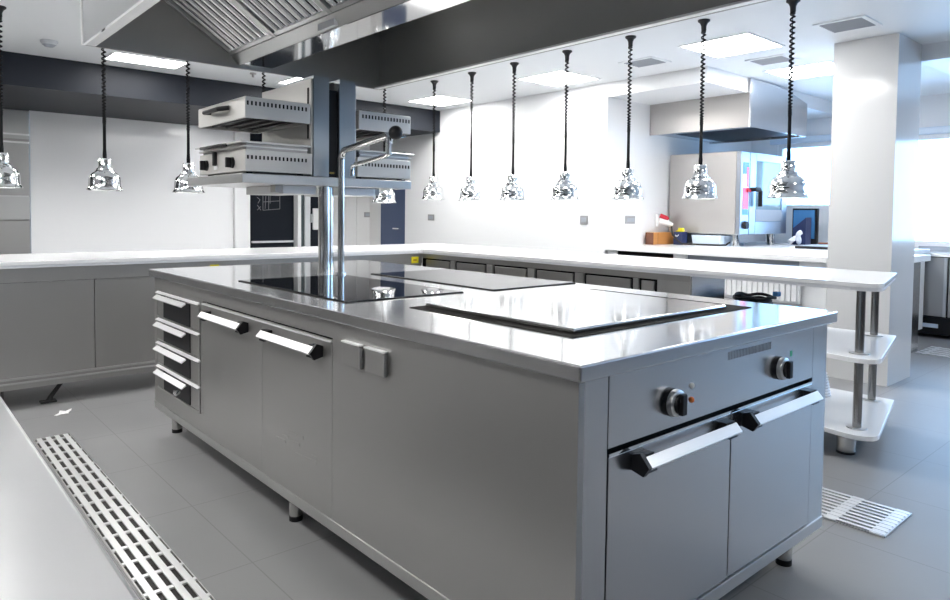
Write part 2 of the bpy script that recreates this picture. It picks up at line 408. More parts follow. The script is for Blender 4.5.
for x0, x1, ha, hb in ((.133, .694, .235, .672), (.700, 1.238, .772, 1.215)):
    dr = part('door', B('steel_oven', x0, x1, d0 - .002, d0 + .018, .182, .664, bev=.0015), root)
    part('top_edge', B('mirror', x0, x1, d0 - .003, d0 + .016, .6645, .672), dr)
    handle('y', ha, hb, .640, dr)
# feet
for x, y in ((.112, L - .112), (.112, 1.533), (.112, .18), (W - .112, .112), (W - .112, 1.533), (W - .112, L - .112)):
    lg = part('leg', MB().use('steel_tube').cyl(x, y, .02, .138, .026, r1=.030), root)
    part('foot', MB().use('black').cyl(x, y, 0, .02, .027), lg)
# glass hobs
for nm, x0, x1, y0, y1 in (('glass_hob', .135, .672, 1.19, 2.135), ('glass_hob', .83, 1.345, 1.165, 2.10)):
    h = part(nm, B('glass_hob', x0, x1, y0, y1, .9003, .9055, bev=.0015), root)
    e = MB().use('black_gap').box(x0 - .006, x1 + .006, y0 - .006, y1 + .006, .9001, .9040)
    part('bezel', e, h)
# griddle plate lying in a dark sunken channel
mb = MB().use('channel_dark').box(.240, 1.215, .229, .955, .9002, .9022)
gr = part('griddle', mb, root)
part('plate', B('griddle', .285, 1.095, .262, .925, .9023, .916, bev=.003, seg=3), gr)

# ------------------------------------------------------------------ gantry on the island: posts, shelf, channels
root = thing('service_gantry', (.69, 2.6, .90), 'steel gantry of two posts, shelf and tall channels rising from the island', 'gantry')
for x, y in ((.672, 2.325), (.738, 2.405)):
    p = part('post', MB().use('steel_tube').cyl(x, y, .905, 1.3585, .031, seg=32), root)
    part('collar', MB().use('steel_tube').cyl(x, y, .9005, .912, .034, seg=32), p)
sh = MB().use('steel').box(.193, 1.185, 2.25, 3.0, 1.359, 1.405, bev=.003)
part('shelf', sh, root)
for x0, x1 in ((.445, .635), (.80, 1.0)):
    b = part('under_box', B('steel_light', x0, x1, 2.34, 2.80, 1.314, 1.3585, bev=.003), root)
    part('bracket', B('steel_dark', x0 - .040 if x0 < .5 else x1, x0 if x0 < .5 else x1 + .03, 2.345, 2.40, 1.32, 1.3585), b)
def channel(x0, x1, flare):
    pts = [(x0, 2.255), (x1, 2.255), (x1, 2.56), (x0, 2.56)]
    m = MB().use('channel_steel').prism(pts, 'z', 1.4055, 1.92)
    return m
part('channel', channel(.572, .660, -1), root)
part('channel', channel(.722, .815, 1), root)
part('back_web', B('black', .6605, .7215, 2.28, 2.55, 1.4055, 1.86), root)
tag(part('cap_strip', MB().use('mirror').box(.6605, .7215, 2.275, 2.54, 1.861, 1.90), root), label='bright folded steel strip')
tag(part('badge', MB().use('brass').box(.678, .705, 2.2775, 2.2805, 1.424, 1.434, bev=.001), root), label='small brass badge')

# ------------------------------------------------------------------ salamander grills (built facing -x, right one mirrored by its own mesh)
def salamander(label, s, cx):
    """s=-1 faces the long near side, s=+1 faces away. Back plate at cx, depth .36"""
    r = thing('salamander_grill', (cx + s * .18, 2.555, 1.4055), label, 'grill', 'salamander grills on the gantry shelf')
    X = lambda a: cx + s * a                       # distance out from the pillar
    def bx(m, a, b, y0, y1, z0, z1, **k):
        return m.box(min(X(a), X(b)), max(X(a), X(b)), y0, y1, z0, z1, **k)
    y0, y1 = 2.25, 2.85
    lb = part('lower_body', bx(MB().use('sal'), .012, .362, y0, y1, 1.415, 1.520, bev=.003), r)
    v = MB().use('black_gap')
    for k in range(16):
        a = .040 + k * .0203
        bx(v, a, a + .0085, y0 - .0012, y0 + .001, 1.474, 1.492)
    part('vent_slots', v, lb)
    for yy in (2.40, 2.745):
        kn = part('knob', MB().use('black').lathe([(0, 0), (.028, 0), (.026, s * .012), (.0, s * .012)], (X(.3625), yy, 1.462), axis='x', seg=28), lb)
        g = MB().use('black'); bx(g, .372, .398, yy - .010, yy + .010, 1.437, 1.487, bev=.003); part('grip', g, kn)
    g = MB().use('black'); bx(g, .363, .382, 2.60, 2.622, 1.455, 1.525, bev=.004); part('lever', g, lb)
    g = MB().use('white_plastic'); bx(g, .3622, .366, 2.595, 2.64, 1.435, 1.457); part('rating_plate', g, lb)
    for yy in (2.30, 2.80):
        for a in (.05, .32):
            part('foot', MB().use('rubber').cyl(X(a), yy, 1.4056, 1.4149, .016, seg=14), r)
    # grid tray above the lower body
    g = MB().use('steel_light'); bx(g, .02, .385, y0 - .005, y1 + .01, 1.550, 1.560, bev=.003)
    tr = part('tray', g, r)
    g = MB().use('steel_dark'); bx(g, .03, .350, y0 + .015, y1 - .02, 1.5205, 1.5495); part('tray_base', g, tr)
    g = MB().use('steel_light'); bx(g, .03, .370, y0 + .004, y1 - .01, 1.533, 1.538); part('runner', g, tr)
    g = MB().use('black'); g.tube([(X(.385), 2.42, 1.548), (X(.41), 2.45, 1.545), (X(.41), 2.70, 1.545), (X(.385), 2.73, 1.548)], .008, 10); part('tray_handle', g, tr)
    # heating head: shell open below with dark elements
    hd = MB().use('sal')
    bx(hd, .020, .362, y0, y0 + .012, 1.670, 1.768, bev=.002); bx(hd, .020, .362, y1 + .008, y1 + .020, 1.670, 1.768, bev=.002)
    bx(hd, .350, .362, y0 + .012, y1 + .008, 1.670, 1.768, bev=.002); bx(hd, .020, .362, y0 + .002, y1 + .018, 1.758, 1.772, bev=.003)
    bx(hd, .020, .032, y0 + .012, y1 + .008, 1.670, 1.768)
    up = part('heating_head', hd, r)
    g = MB().use('black_gap'); bx(g, .034, .348, y0 + .014, y1 + .006, 1.690, 1.70)
    el = part('element_panel', g, up)
    g = MB().use('black')
    for k in range(4):
        a = .07 + k * .075
        g.tube([(X(a), y0 + .03, 1.683), (X(a), y1 - .01, 1.683)], .006, 8)
    part('heating_rods', g, el)
    v = MB().use('black_gap')
    for k in range(16):
        a = .040 + k * .0203
        bx(v, a, a + .0085, y0 - .0012, y0 + .001, 1.731, 1.751)
    part('vent_slots', v, up)
    g = MB().use('black'); g.tube([(X(.363), 2.44, 1.735), (X(.405), 2.47, 1.728), (X(.405), 2.66, 1.728), (X(.363), 2.69, 1.735)], .012, 12); part('lift_handle', g, up)
    # guide plate the head slides on
    g = MB().use('sal'); bx(g, -.002 if s > 0 else .0, .010, 2.262, 2.85, 1.405, 1.905, bev=.003)
    bp = part('guide_plate', g, r)
    g = MB().use('black_gap'); bx(g, .0102, .012, 2.285, 2.300, 1.60, 1.86); part('slot', g, bp)
    return r
salamander('pale steel salamander grill with knobs and raised lid, before the grey wall panel', -1, .5705)
salamander('pale steel salamander grill behind the black ball of the swivel tap', 1, .8175)

# ------------------------------------------------------------------ swivel tap
root = thing('swivel_tap', (.665, 2.145, .9), 'tall chrome swivel tap with black ball grip rising from the island', 'tap')
x0, y0 = .675, 2.155
part('base_ring', MB().use('chrome').cyl(x0, y0, .9005, .915, .026), root)
pth = [(x0, y0, .914), (x0, y0, 1.49)]
for k in range(1, 9):
    a = k / 8 * math.radians(82)
    pth.append((x0, y0 - .05 * (1 - math.cos(a)), 1.49 + .05 * math.sin(a)))
pth.append((x0, 1.735, 1.583))
part('riser_pipe', MB().use('steel_tube').tube(pth, .0165, 16), root)
part('ball_grip', MB().use('black').lathe([(.033 * math.sin(math.pi * k / 14), -.033 * math.cos(math.pi * k / 14)) for k in range(15)], (x0, 1.672, 1.590), seg=24), root)
part('joint', MB().use('chrome').cyl(x0, 1.725, 1.545, 1.572, .017).cyl(x0, 1.725, 1.50, 1.546, .011).cyl(x0, 1.725, 1.493, 1.503, .014), root)
part('lower_arm', MB().use('steel_tube').tube([(x0, 1.725, 1.50), (x0 + .004, 1.76, 1.488), (x0 + .01, 2.04, 1.462)], .0105, 14), root)
part('nozzle', MB().use('chrome').tube([(x0 + .01, 2.035, 1.463), (x0 + .011, 2.065, 1.457), (x0 + .012, 2.072, 1.44), (x0 + .012, 2.072, 1.405)], [.011, .011, .011, .013], 14), root)

# ------------------------------------------------------------------ big extraction hood
HX0, HX1, HY0, HY1, HZ = -.27, 1.63, .19, 3.255, 2.105
cxh = (HX0 + HX1) / 2
root = thing('extraction_hood', (cxh, 1.6, HZ), 'large stainless extraction hood with baffle filters hanging over the island', 'extractor hood')
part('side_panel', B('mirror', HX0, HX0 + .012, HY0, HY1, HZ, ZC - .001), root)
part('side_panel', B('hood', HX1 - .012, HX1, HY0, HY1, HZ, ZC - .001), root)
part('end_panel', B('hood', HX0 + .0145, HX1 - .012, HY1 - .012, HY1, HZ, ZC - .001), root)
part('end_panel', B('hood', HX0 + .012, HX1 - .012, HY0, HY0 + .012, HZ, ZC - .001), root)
part('rim_flange', B('steel_light', HX0 + .0125, HX0 + .064, HY0 + .013, HY1 - .013, HZ + .001, HZ + .012), root)
part('rim_flange', B('bar', HX1 - .05, HX1 - .0125, HY0 + .013, HY1 - .013, HZ + .001, HZ + .012), root)
part('corner_strip', B('bar', HX0 - .004, HX0 + .014, HY1 - .016, HY1 + .004, HZ, ZC - .001), root)
part('hood_roof', B('hood', HX0 + .013, HX1 - .013, HY0 + .013, HY1 - .013, ZC - .02, ZC - .002), root)
mb = MB().use('steel_light')
a, b = .54, .588
m_ = lambda x: 2 * cxh - x
mb.prism([(a, 2.175), (b, 2.125), (m_(b), 2.125), (m_(a), 2.175), (m_(a) - .006, 2.182), (m_(b) - .003, 2.132), (b + .003, 2.132), (a + .006, 2.182)], 'y', HY0 + .0125, HY1 - .0125)
gt = part('grease_gutter', mb, root)
part('tray', B('mirror', b + .001, m_(b) - .001, HY0 + .02, HY1 - .02, 2.121, 2.1245), gt)
part('light_strip', B('white_plastic', .553, .575, 2.02, 2.18, 2.125, 2.158), gt)
# filters: five cassettes on each slope
def filt(x_lo, z_lo, x_hi, z_hi, y0, y1):
    p0 = Vector((x_lo, 0, z_lo)); p1 = Vector((x_hi, 0, z_hi)); dv = (p1 - p0).normalized(); nrm = Vector((-dv.z, 0, dv.x))
    if nrm.z > 0: nrm = -nrm                                         # pointing down into the room
    ln = (p1 - p0).length
    def bar(m, s0, s1, ya, yb, h0, h1):
        q = []
        for s, h in ((s0, h0), (s1, h0), (s1, h1), (s0, h1)):
            v = p0 + dv * s + nrm * h; q.append((v.x, v.z))
        m.prism(q, 'y', ya, yb)
    fr = MB().use('steel_light'); w = .022
    bar(fr, 0, ln, y0, y0 + w, -.018, .004); bar(fr, 0, ln, y1 - w, y1, -.018, .004)
    bar(fr, 0, w, y0 + w, y1 - w, -.018, .0); bar(fr, ln - w, ln, y0 + w, y1 - w, -.018, .0)
    f = part('filter', fr, root)
    bk = MB().use('black_gap'); bar(bk, w, ln - w, y0 + w, y1 - w, -.030, -.019); part('filter_back', bk, f)
    n = 8; sp = (y1 - y0 - 2 * w) / n
    bf = MB().use('baffle')
    for k in range(n):
        ya = y0 + w + sp * (k + .17); yb = ya + sp * .66
        # rounded baffle: half hexagon section running up the slope
        t = []
        rr = (yb - ya) / 2; ym = (ya + yb) / 2
        prof = [(ym - rr * math.cos(math.pi * i / 8), -.016 + .6 * rr * math.sin(math.pi * i / 8)) for i in range(9)]
        A = [p0 + dv * w + nrm * h + Vector((0, y, 0)) for y, h in prof]; Bq = [p0 + dv * (ln - w) + nrm * h + Vector((0, y, 0)) for y, h in prof]
        tb = bmesh.new(); va = [tb.verts.new(v) for v in A]; vb = [tb.verts.new(v) for v in Bq]
        for i in range(8): tb.faces.new((va[i], va[i + 1], vb[i + 1], vb[i]))
        tb.faces.new((va[8], va[0], vb[0], vb[8])); tb.faces.new(va[::-1]); tb.faces.new(vb)
        bmesh.ops.recalc_face_normals(tb, faces=tb.faces[:]); bf._merge(tb, True)
    part('baffles', bf, f)
ny = 5; fl = (HY1 - HY0 - .03) / ny
for k in range(ny):
    y1 = HY1 - .0135 - fl * k; y0 = y1 - fl + .004
    filt(.536, 2.178, .02, 2.515, y0, y1)
    filt(m_(.536), 2.178, m_(.02), 2.515, y0, y1)

# ------------------------------------------------------------------ L-shaped pass: worktop, base units, end shelves
def rounded_end(z0, z1, x_back=3.411, ytop=4.80, yend=.436):
    return [(x_back, yend), (2.62, .251), (2.585, .250), (2.556, .259), (2.531, .285), (2.516, .325), (2.513, .37), (2.524, .425), (2.537, .50)]
out = [(-2.3, 4.80), (3.411, 4.80)] + rounded_end(0, 0) + [(2.537, 3.925), (2.525, 3.945), (2.505, 3.949), (-2.3, 3.949)]
root = thing('pass_worktop', (1.0, 4.4, .86), 'white L-shaped pass worktop running along two walls under the heat lamps', 'worktop')
part('top_slab', MB().use('worktop').prism(out, 'z', .882, .903, bev=.002), root)
inn = [(x, y) for x, y in out]
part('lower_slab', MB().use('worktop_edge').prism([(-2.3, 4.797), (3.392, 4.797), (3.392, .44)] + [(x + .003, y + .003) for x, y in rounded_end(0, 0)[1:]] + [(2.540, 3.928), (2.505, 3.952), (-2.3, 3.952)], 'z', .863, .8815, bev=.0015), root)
# long base under the far arm
root = thing('counter_base', (.3, 4.4, 0), 'long stainless counter base with plain panels below the white pass, beyond the drain', 'counter')
mb = MB().use('steel_front').box(-2.3, 2.564, 3.965, 3.985, .776, .862); part('apron', mb, root)
part('panel', B('steel_front', -2.3, -.068, 3.97, 3.99, .200, .774), root)
part('panel', B('steel_front', -.064, 2.56, 3.97, 3.99, .200, .774), root)
part('carcass', B('steel_dark', -2.3, 2.54, 3.991, 4.72, .130, .860), root)
mb = MB().use('steel_light').box(-2.3, 2.56, 3.960, 3.990, .186, .1985, bev=.002).box(-2.3, 2.56, 3.956, 3.990, .160, .170, bev=.002).use('steel_front').box(-2.3, 2.56, 3.968, 3.990, .127, .186)
part('kick_rail', mb, root)
mb = MB().use('black_gap')
for x in (-.585, -.45, -.30, -.12): mb.box(x, x + .07, 3.9688, 3.971, .7742, .7758)
part('slots', mb, root)
for nm, x0, x1, z0, z1 in (('yellow_label', 2.441, 2.519, .778, .834), ('yellow_label', .672, .735, .820, .838)):
    s = part(nm, B('yellow', x0, x1, 3.9622, 3.9649, z0, z1), root)
    if x0 > 1: part('print', B('sticker_print', x0 + .02, x1 - .02, 3.9614, 3.9621, z0 + .018, z1 - .02), s)
mb = MB().use('rubber').tube([(-.235, 4.05, .128), (-.30, 4.06, .035), (-.305, 4.06, .012)], [.012, .014, .022]).box(-.36, -.27, 4.03, 4.09, 0, .012, bev=.004)
part('foot', mb, root)
for x in (-1.7, -.55, 1.2, 2.3):
    part('leg', MB().use('steel_tube').cyl(x, 4.25, 0, .13, .025), root)
# base cabinets under the near arm
root = thing('base_cabinets', (2.76, 2.6, 0), 'row of stainless base cabinets with black gaps under the white pass, behind the island', 'cabinet')
part('carcass', B('steel_dark', 2.59, 2.95, 1.29, 3.96, .12, .862), root)
part('black_backing', B('black_gap', 2.582, 2.5895, 1.30, 3.985, .14, .8215), root)
part('apron', B('steel_dark', 2.565, 2.589, 1.29, 3.985, .822, .862), root)
ed = [3.93, 3.583, 3.503, 3.125, 3.031, 2.666, 2.572, 2.204, 2.105, 1.713, 1.652, 1.535]
for i in range(0, len(ed) - 1, 1):
    a, b = ed[i], ed[i + 1]
    if i % 2 == 0: part('door', B('steel_dark', 2.568, 2.5815, b + .012, a - .012, .16, .808, bev=.002), root)
    else: part('stile', B('steel_front', 2.566, 2.5815, b + .010, a - .010, .14, .818), root)
part('end_stile', B('steel_front', 2.566, 2.589, 1.29, 1.52, .12, .8215), root)
part('side_panel', B('steel_oven', 2.566, 2.95, 1.276, 1.2895, .12, .862), root)
for y in (1.4, 2.6, 3.7):
    part('leg', MB().use('steel_tube').cyl(2.8, y, 0, .12, .025), root)
# open end shelves on posts
root = thing('end_shelf_unit', (2.95, .75, 0), 'white open shelves on steel posts under the rounded end of the pass', 'shelf')
def shelf(z0, z1, xb=3.411):
    o = [(xb, 1.27), (xb, .43)] + rounded_end(0, 0)[1:] + [(2.537, 1.27)]
    return MB().use('worktop').prism(o, 'z', z0, z1, bev=.003)
part('shelf', shelf(.505, .53), root)
part('shelf', shelf(.12, .145), root)
for x, y in ((2.648, .366), (3.29, .512)):
    for z0, z1 in ((.1455, .5045), (.5305, .8625)):
        p = part('post', MB().use('steel_post').cyl(x, y, z0, z1, .0215), root)
        part('flange', MB().use('steel_light').cyl(x, y, z0, z0 + .006, .048), p)
part('foot', MB().use('steel_tube').cyl(2.66, .42, .0, .1195, .045).use('black').cyl(2.66, .42, 0, .012, .046), root)
part('foot', MB().use('steel_tube').cyl(3.25, 1.1, .0, .1195, .045), root)
part('foot', MB().use('steel_tube').cyl(2.66, 1.15, .0, .1195, .045), root)
part('bracket', MB().use('black').box(2.78, 2.84, .305, .335, .108, .1195), root)

# cable heap and ribbed cups on the shelves
mb = MB().use('rubber'); pth = []
for k in range(0, 260):
    a = k * .23; r = .105 + .02 * math.sin(k * .37); lay = k / 260
    pth.append((3.06 + r * math.cos(a), 1.135 + r * math.sin(a), .541 + .19 * lay + .006 * math.sin(k * .9)))
mb.tube(pth, .010, 8)
root = single('cable_coil', mb, 'heap of coiled black cable under the pass by the base cabinets', 'cable')
part('connector', MB().use('screen_blue').box(3.15, 3.19, 1.02, 1.06, .72, .75, bev=.006), root)
pr = []
for k in range(9):
    pr += [(.062 - k * .0030, k * .016), (.068 - k * .0030, k * .016 + .010)]
cup = single('cup_stack', MB().use('hose').lathe([(0, 0)] + pr + [(0, .150)], (3.17, .765, .1455), seg=28), 'stack of ribbed white cups on the lowest white shelf', 'cups')

# ------------------------------------------------------------------ heat lamps
def lamp_proto():
    r = bpy.data.objects.new('heat_lamp', None); C.objects.link(r); r.empty_display_size = .1
    dome = [(.1175, 0), (.1185, .004), (.114, .011), (.1075, .022), (.1045, .036), (.1035, .060), (.1025, .080), (.099, .096), (.091, .112), (.080, .124), (.069, .131), (.065, .133), (.0645, .142), (.057, .146), (.055, .155), (.050, .158), (.047, .161), (.0425, .162)]
    sh = build('lamp_shade', MB().use('chrome').lathe(dome + [(.038, .156), (.060, .122), (.083, .105), (.095, .086), (.098, .05), (.106, .015), (.1175, 0)], seg=48), r)
    build('collar', MB().use('chrome').lathe([(.0, .162), (.0440, .160), (.0440, .168), (.0420, .170), (.0420, .224), (.039, .228), (.0, .226)], seg=32), r)
    bulb = [(0, .022), (.030, .026), (.052, .040), (.058, .058), (.045, .085), (.025, .11), (.02, .15)]
    build('bulb', MB().use('white_plastic').lathe(bulb, seg=24), r)
    return r
LZ = 1.342; LT = ZC - LZ
def lamp(first, x, y, z, label):
    r = first if first['used'] == 0 else copy_tree(first)
    first['used'] = 1
    r.location = (x, y, z)
    tag(r, label, 'heat lamp', 'chrome heat lamps over the pass')
    return r
proto = lamp_proto()
# cord, coil and ceiling cone belong to every lamp; they hang LT above its shade
h = LT
build('cord', MB().use('cord').tube([(0, 0, .228), (0, 0, .262), (0, 0, .30), (0, 0, .52), (0, 0, .56), (0, 0, .62), (0, 0, h - .05)], [.0135, .0135, .0110, .0100, .006, .0028, .0028], 10), proto)
pth = []; nturn = 25
for k in range(nturn * 10 + 1):
    t = k / (nturn * 10); z = .50 + (h - .56) * (t ** 1.5 * .7 + t * .3); ra = .0085 + .0045 * t
    pth.append((ra * math.cos(k * 2 * math.pi / 10), ra * math.sin(k * 2 * math.pi / 10), z))
build('coiled_cord', MB().use('cord').tube(pth, .0055, 6), proto)
build('ceiling_cup', MB().use('black').lathe([(0, h - .001), (.040, h - .001), (.040, h - .010), (.026, h - .022), (.018, h - .040), (.015, h - .085), (.010, h - .09), (0, h - .09)], seg=24), proto)
del_used = proto
proto['used'] = 0
spots = [
 (3.098, .958, 'chrome heat lamp hanging closest to the white column'),
 (3.10, 1.555, 'chrome heat lamp hanging in front of the grey oven side'),
 (3.10, 2.150, 'chrome heat lamp hanging in front of the alcove opening edge'),
 (3.105, 2.770, 'chrome heat lamp next to the switch plate near the alcove edge'),
 (3.115, 3.385, 'chrome heat lamp midway along the plain white wall, third from the dark bulkhead end'),
 (3.12, 3.955, 'chrome heat lamp second from the dark bulkhead end along the white wall'),
 (3.118, 4.525, 'chrome heat lamp at the inner bend of the pass, above the flat wall socket'),
 (2.535, 4.54, 'chrome heat lamp seen below the shelf with the ball-grip tap, before the blue door'),
 (1.935, 4.54, 'chrome heat lamp almost hidden behind the two gantry posts'),
 (1.335, 4.54, 'chrome heat lamp peeping out below the gantry shelf in front of the chalkboard'),
 (.720, 4.54, 'chrome heat lamp overlapping the knob side of the salamander grill'),
 (.133, 4.54, 'chrome heat lamp hanging alone in front of the grey wall panel'),
 (-.483, 4.54, 'chrome heat lamp in front of the tall stainless cabinet, cut by the frame')]
for x, y, lb in spots: lamp(proto, x, y, LZ if y < 4.4 else LZ + (-.028 if x == 2.535 else .018), lb)
for o in list(C.objects):
    if 'used' in o.keys(): del o['used']
# the far row's mounts end at the ceiling too
for o in C.objects:
    if o.name.startswith('heat_lamp') and abs(o.location.z - LZ) > .01:
        for ch in o.children:
            if ch.name.startswith(('ceiling_cup', 'coiled_cord')): ch.location.z = LZ - o.location.z

# ------------------------------------------------------------------ ceiling fittings
def ceiling_light(x0, x1, y0, y1, label, ZC=ZC):
    r = thing('ceiling_light', ((x0 + x1) / 2, (y0 + y1) / 2, ZC), label, 'ceiling light', 'square ceiling light panels')
    w = .02
    f = MB().use('white_plastic').box(x0 - w, x1 + w, y0 - w, y0, ZC - .006, ZC - .0005).box(x0 - w, x1 + w, y1, y1 + w, ZC - .006, ZC - .0005).box(x0 - w, x0, y0, y1, ZC - .006, ZC - .0005).box(x1, x1 + w, y0, y1, ZC - .006, ZC - .0005)
    part('frame', f, r)
    part('diffuser', B('light_panel', x0, x1, y0, y1, ZC - .004, ZC - .001), r)
ceiling_light(3.62, 4.16, 1.51, 2.05, 'square lit ceiling panel beside the lamp before the oven')
ceiling_light(3.64, 4.18, 3.31, 3.85, 'square lit ceiling panel over the middle of the white wall')
ceiling_light(3.67, 4.16, 5.15, 5.72, 'square lit ceiling panel near the dark bulkhead and white wall corner')
ceiling_light(4.97, 5.50, 1.48, 2.03, 'square lit ceiling panel between the alcove hood and the white column')
ceiling_light(.43, 1.01, 5.42, 5.75, 'lit ceiling panel seen just under the hood edge before the dark bulkhead')
ceiling_light(2.03, 2.60, 5.30, 5.72, 'lit ceiling panel sliver above the salamander guide plate')
# unseen fill lights added over the rest of the kitchen, continuing the grid
for x, y in ((-1.5, 1.78), (-1.5, 3.58), (-1.5, 5.48), (-1.5, -.02), (-3.1, 1.78), (-3.1, 3.58), (2.2, -1.7), (2.3, 1.78), (2.3, 3.58)):
    ceiling_light(x - .27, x + .27, y - .27, y + .27, 'added unseen ceiling panel for fill light')

ceiling_light(-1.50, -1.10, 6.70, 7.10, 'added fill light panel under the dark bulkhead outside the view', 2.268)  # unseen lamp added to brighten the grey far wall
ceiling_light(1.84, 2.12, 6.80, 7.08, 'added fill light panel under the dark bulkhead behind the salamander grill', 2.268)  # added lamp hidden by the grill, more fill for the far wall
ceiling_light(5.55, 6.05, -.80, -.3, 'added fill light panel between the white column and the windows', 2.42)  # unseen lamp added to light the column's side face

def ceiling_vent(x0, x1, y0, y1, label, n=9):
    r = thing('ceiling_vent', ((x0 + x1) / 2, (y0 + y1) / 2, ZC), label, 'vent', 'slatted ceiling vents')
    w = .03
    f = MB().use('ceiling').box(x0, x1, y0, y0 + w, ZC - .008, ZC - .0005).box(x0, x1, y1 - w, y1, ZC - .008, ZC - .0005).box(x0, x0 + w, y0 + w, y1 - w, ZC - .008, ZC - .0005).box(x1 - w, x1, y0 + w, y1 - w, ZC - .008, ZC - .0005)
    part('frame', f, r)
    part('duct', B('black_gap', x0 + w, x1 - w, y0 + w, y1 - w, ZC - .002, ZC - .0006), r)
    s = MB().use('plate_grey')
    for k in range(n):
        x = x0 + w + (x1 - x0 - 2 * w) * (k + .25) / n
        s.slab([(x, y0 + w, ZC - .0028), (x, y1 - w, ZC - .0028), (x + .009, y1 - w, ZC - .011), (x + .009, y0 + w, ZC - .011)], .0015)
    part('slats', s, r)
ceiling_vent(3.73, 4.06, .775, 1.105, 'slatted ceiling vent right in front of the white column')
ceiling_vent(4.43, 4.72, 1.62, 1.95, 'slatted ceiling vent between the two lit panels near the column')
ceiling_vent(3.74, 4.03, 2.40, 2.74, 'slatted ceiling vent by the alcove edge between lit panels')
mb = MB().use('lamp_grey').lathe([(0, 0), (.062, 0), (.062, -.012), (.05, -.03), (.03, -.042), (.022, -.044), (0, -.046)], (-.06, 5.38, ZC - .0005), seg=32)
o = single('smoke_detector', mb, 'round smoke detector on the ceiling in front of the dark bulkhead', 'smoke detector')
part('sensor', MB().use('plate_grey').lathe([(.048, -.0315), (.034, -.0425), (.03, -.046), (0, -.05)], (-.06, 5.38, ZC - .0005), seg=24), o)
single('sprinkler', MB().use('steel_dark').cyl(1.635, 5.446, ZC - .012, ZC - .0005, .03).cyl(1.635, 5.446, ZC - .04, ZC - .0115, .012), 'tiny ceiling sprinkler just under the hood edge', 'sprinkler')

# ------------------------------------------------------------------ wall switches
def switch(name, lo, hi, label, cat, mk='grey_plastic'):
    c = [(a + b) / 2 for a, b in zip(lo, hi)]
    o = single(name, MB().use('grey_plastic').box(lo[0], hi[0], lo[1], hi[1], lo[2], hi[2], bev=.002), label, cat)
    if hi[0] - lo[0] < .03: k = MB().use('plate_grey').box(lo[0] - .003, lo[0], lo[1] + .02, hi[1] - .02, lo[2] + .02, hi[2] - .02)
    else: k = MB().use('plate_grey').box(lo[0] + .02, hi[0] - .02, lo[1] - .003, lo[1], lo[2] + .02, hi[2] - .02)
    part('rocker', k, o)
switch('wall_socket', (4.400, 6.16, 1.125), (4.4099, 6.29, 1.205), 'flat grey wall socket on the white wall beside the blue door', 'socket')
switch('wall_switch', (4.400, 3.592, 1.128), (4.4099, 3.69, 1.215), 'grey switch plate on the white wall near the alcove edge', 'switch')
switch('wall_switch', (4.74, 3.360, 1.135), (4.90, 3.3699, 1.215), 'grey switch plate inside the alcove beside the red plug', 'switch')
switch('wall_switch', (4.315, 7.711, 1.15), (4.425, 7.7199, 1.225), 'dark switch plate on the pale grey wall behind the tap', 'switch')

# ------------------------------------------------------------------ floor drains
def drain(name, x0, x1, y0, y1, label, bars, pitch, along='y'):
    r = thing(name, ((x0 + x1) / 2, (y0 + y1) / 2, 0), label, 'floor drain')
    part('channel', B('dark_hole', x0, x1, y0, y1, .0004, .0012), r)
    f = MB().use('steel_light').box(x0 - .003, x0 + .001, y0, y1, .0005, .006).box(x1 - .001, x1 + .003, y0, y1, .0005, .006).box(x0, x1, y1 - .006, y1 + .004, .0005, .008).box(x0, x1, y0 - .004, y0 + .006, .0005, .008)
    part('frame', f, r)
    n = bars; sp = (x1 - x0) / n
    for k in range(n):
        a = x0 + sp * (k + .22); part('bar', B('bar', a, a + sp * .56, y0, y1, .004, .010, bev=.001), r)
    y = y1 - .05
    while y > y0 + .02:
        part('cross_bar', B('bar', x0, x1, y - pitch[1], y, .003, .0088), r); y -= pitch[0]
    return r
drain('floor_drain', -.512, -.350, .30, 3.262, 'long slotted steel floor drain between the island and the near table', 4, (.125, .018))
drain('floor_drain', 1.752, 2.068, -.052, .90, 'square steel floor grate beside the oven end of the island', 9, (.17, .045))
drain('floor_drain', 5.95, 6.45, .2, 1.04, 'pale floor grate in front of the far cabinets by the window', 5, (.20, .03))

# ------------------------------------------------------------------ near table and scrap of paper
root = thing('worktable', (-1.55, .3, 0), 'bright scratched stainless table top close to the viewer', 'table')
part('tabletop', MB().use('steel_table').box(-2.2, -.972, -1.6, 2.4, .86, .90, bev=.006, seg=3), root)
for x in (-2.1, -1.07):
    for y in (-1.5, 2.28): part('leg', MB().use('steel_tube').cyl(x, y, 0, .86, .024), root)
part('undershelf', B('steel', -2.12, -1.05, -1.5, 2.28, .25, .28), root)
mb = MB().use('paper')
pts = [(-.345, 3.70), (-.315, 3.735), (-.30, 3.795), (-.275, 3.76), (-.235, 3.80), (-.245, 3.76), (-.262, 3.735), (-.27, 3.70), (-.31, 3.705), (-.335, 3.685)]
mb.prism(pts, 'z', .001, .004)
single('paper_scrap', mb, 'small torn white paper scrap on the floor beyond the long drain', 'paper')

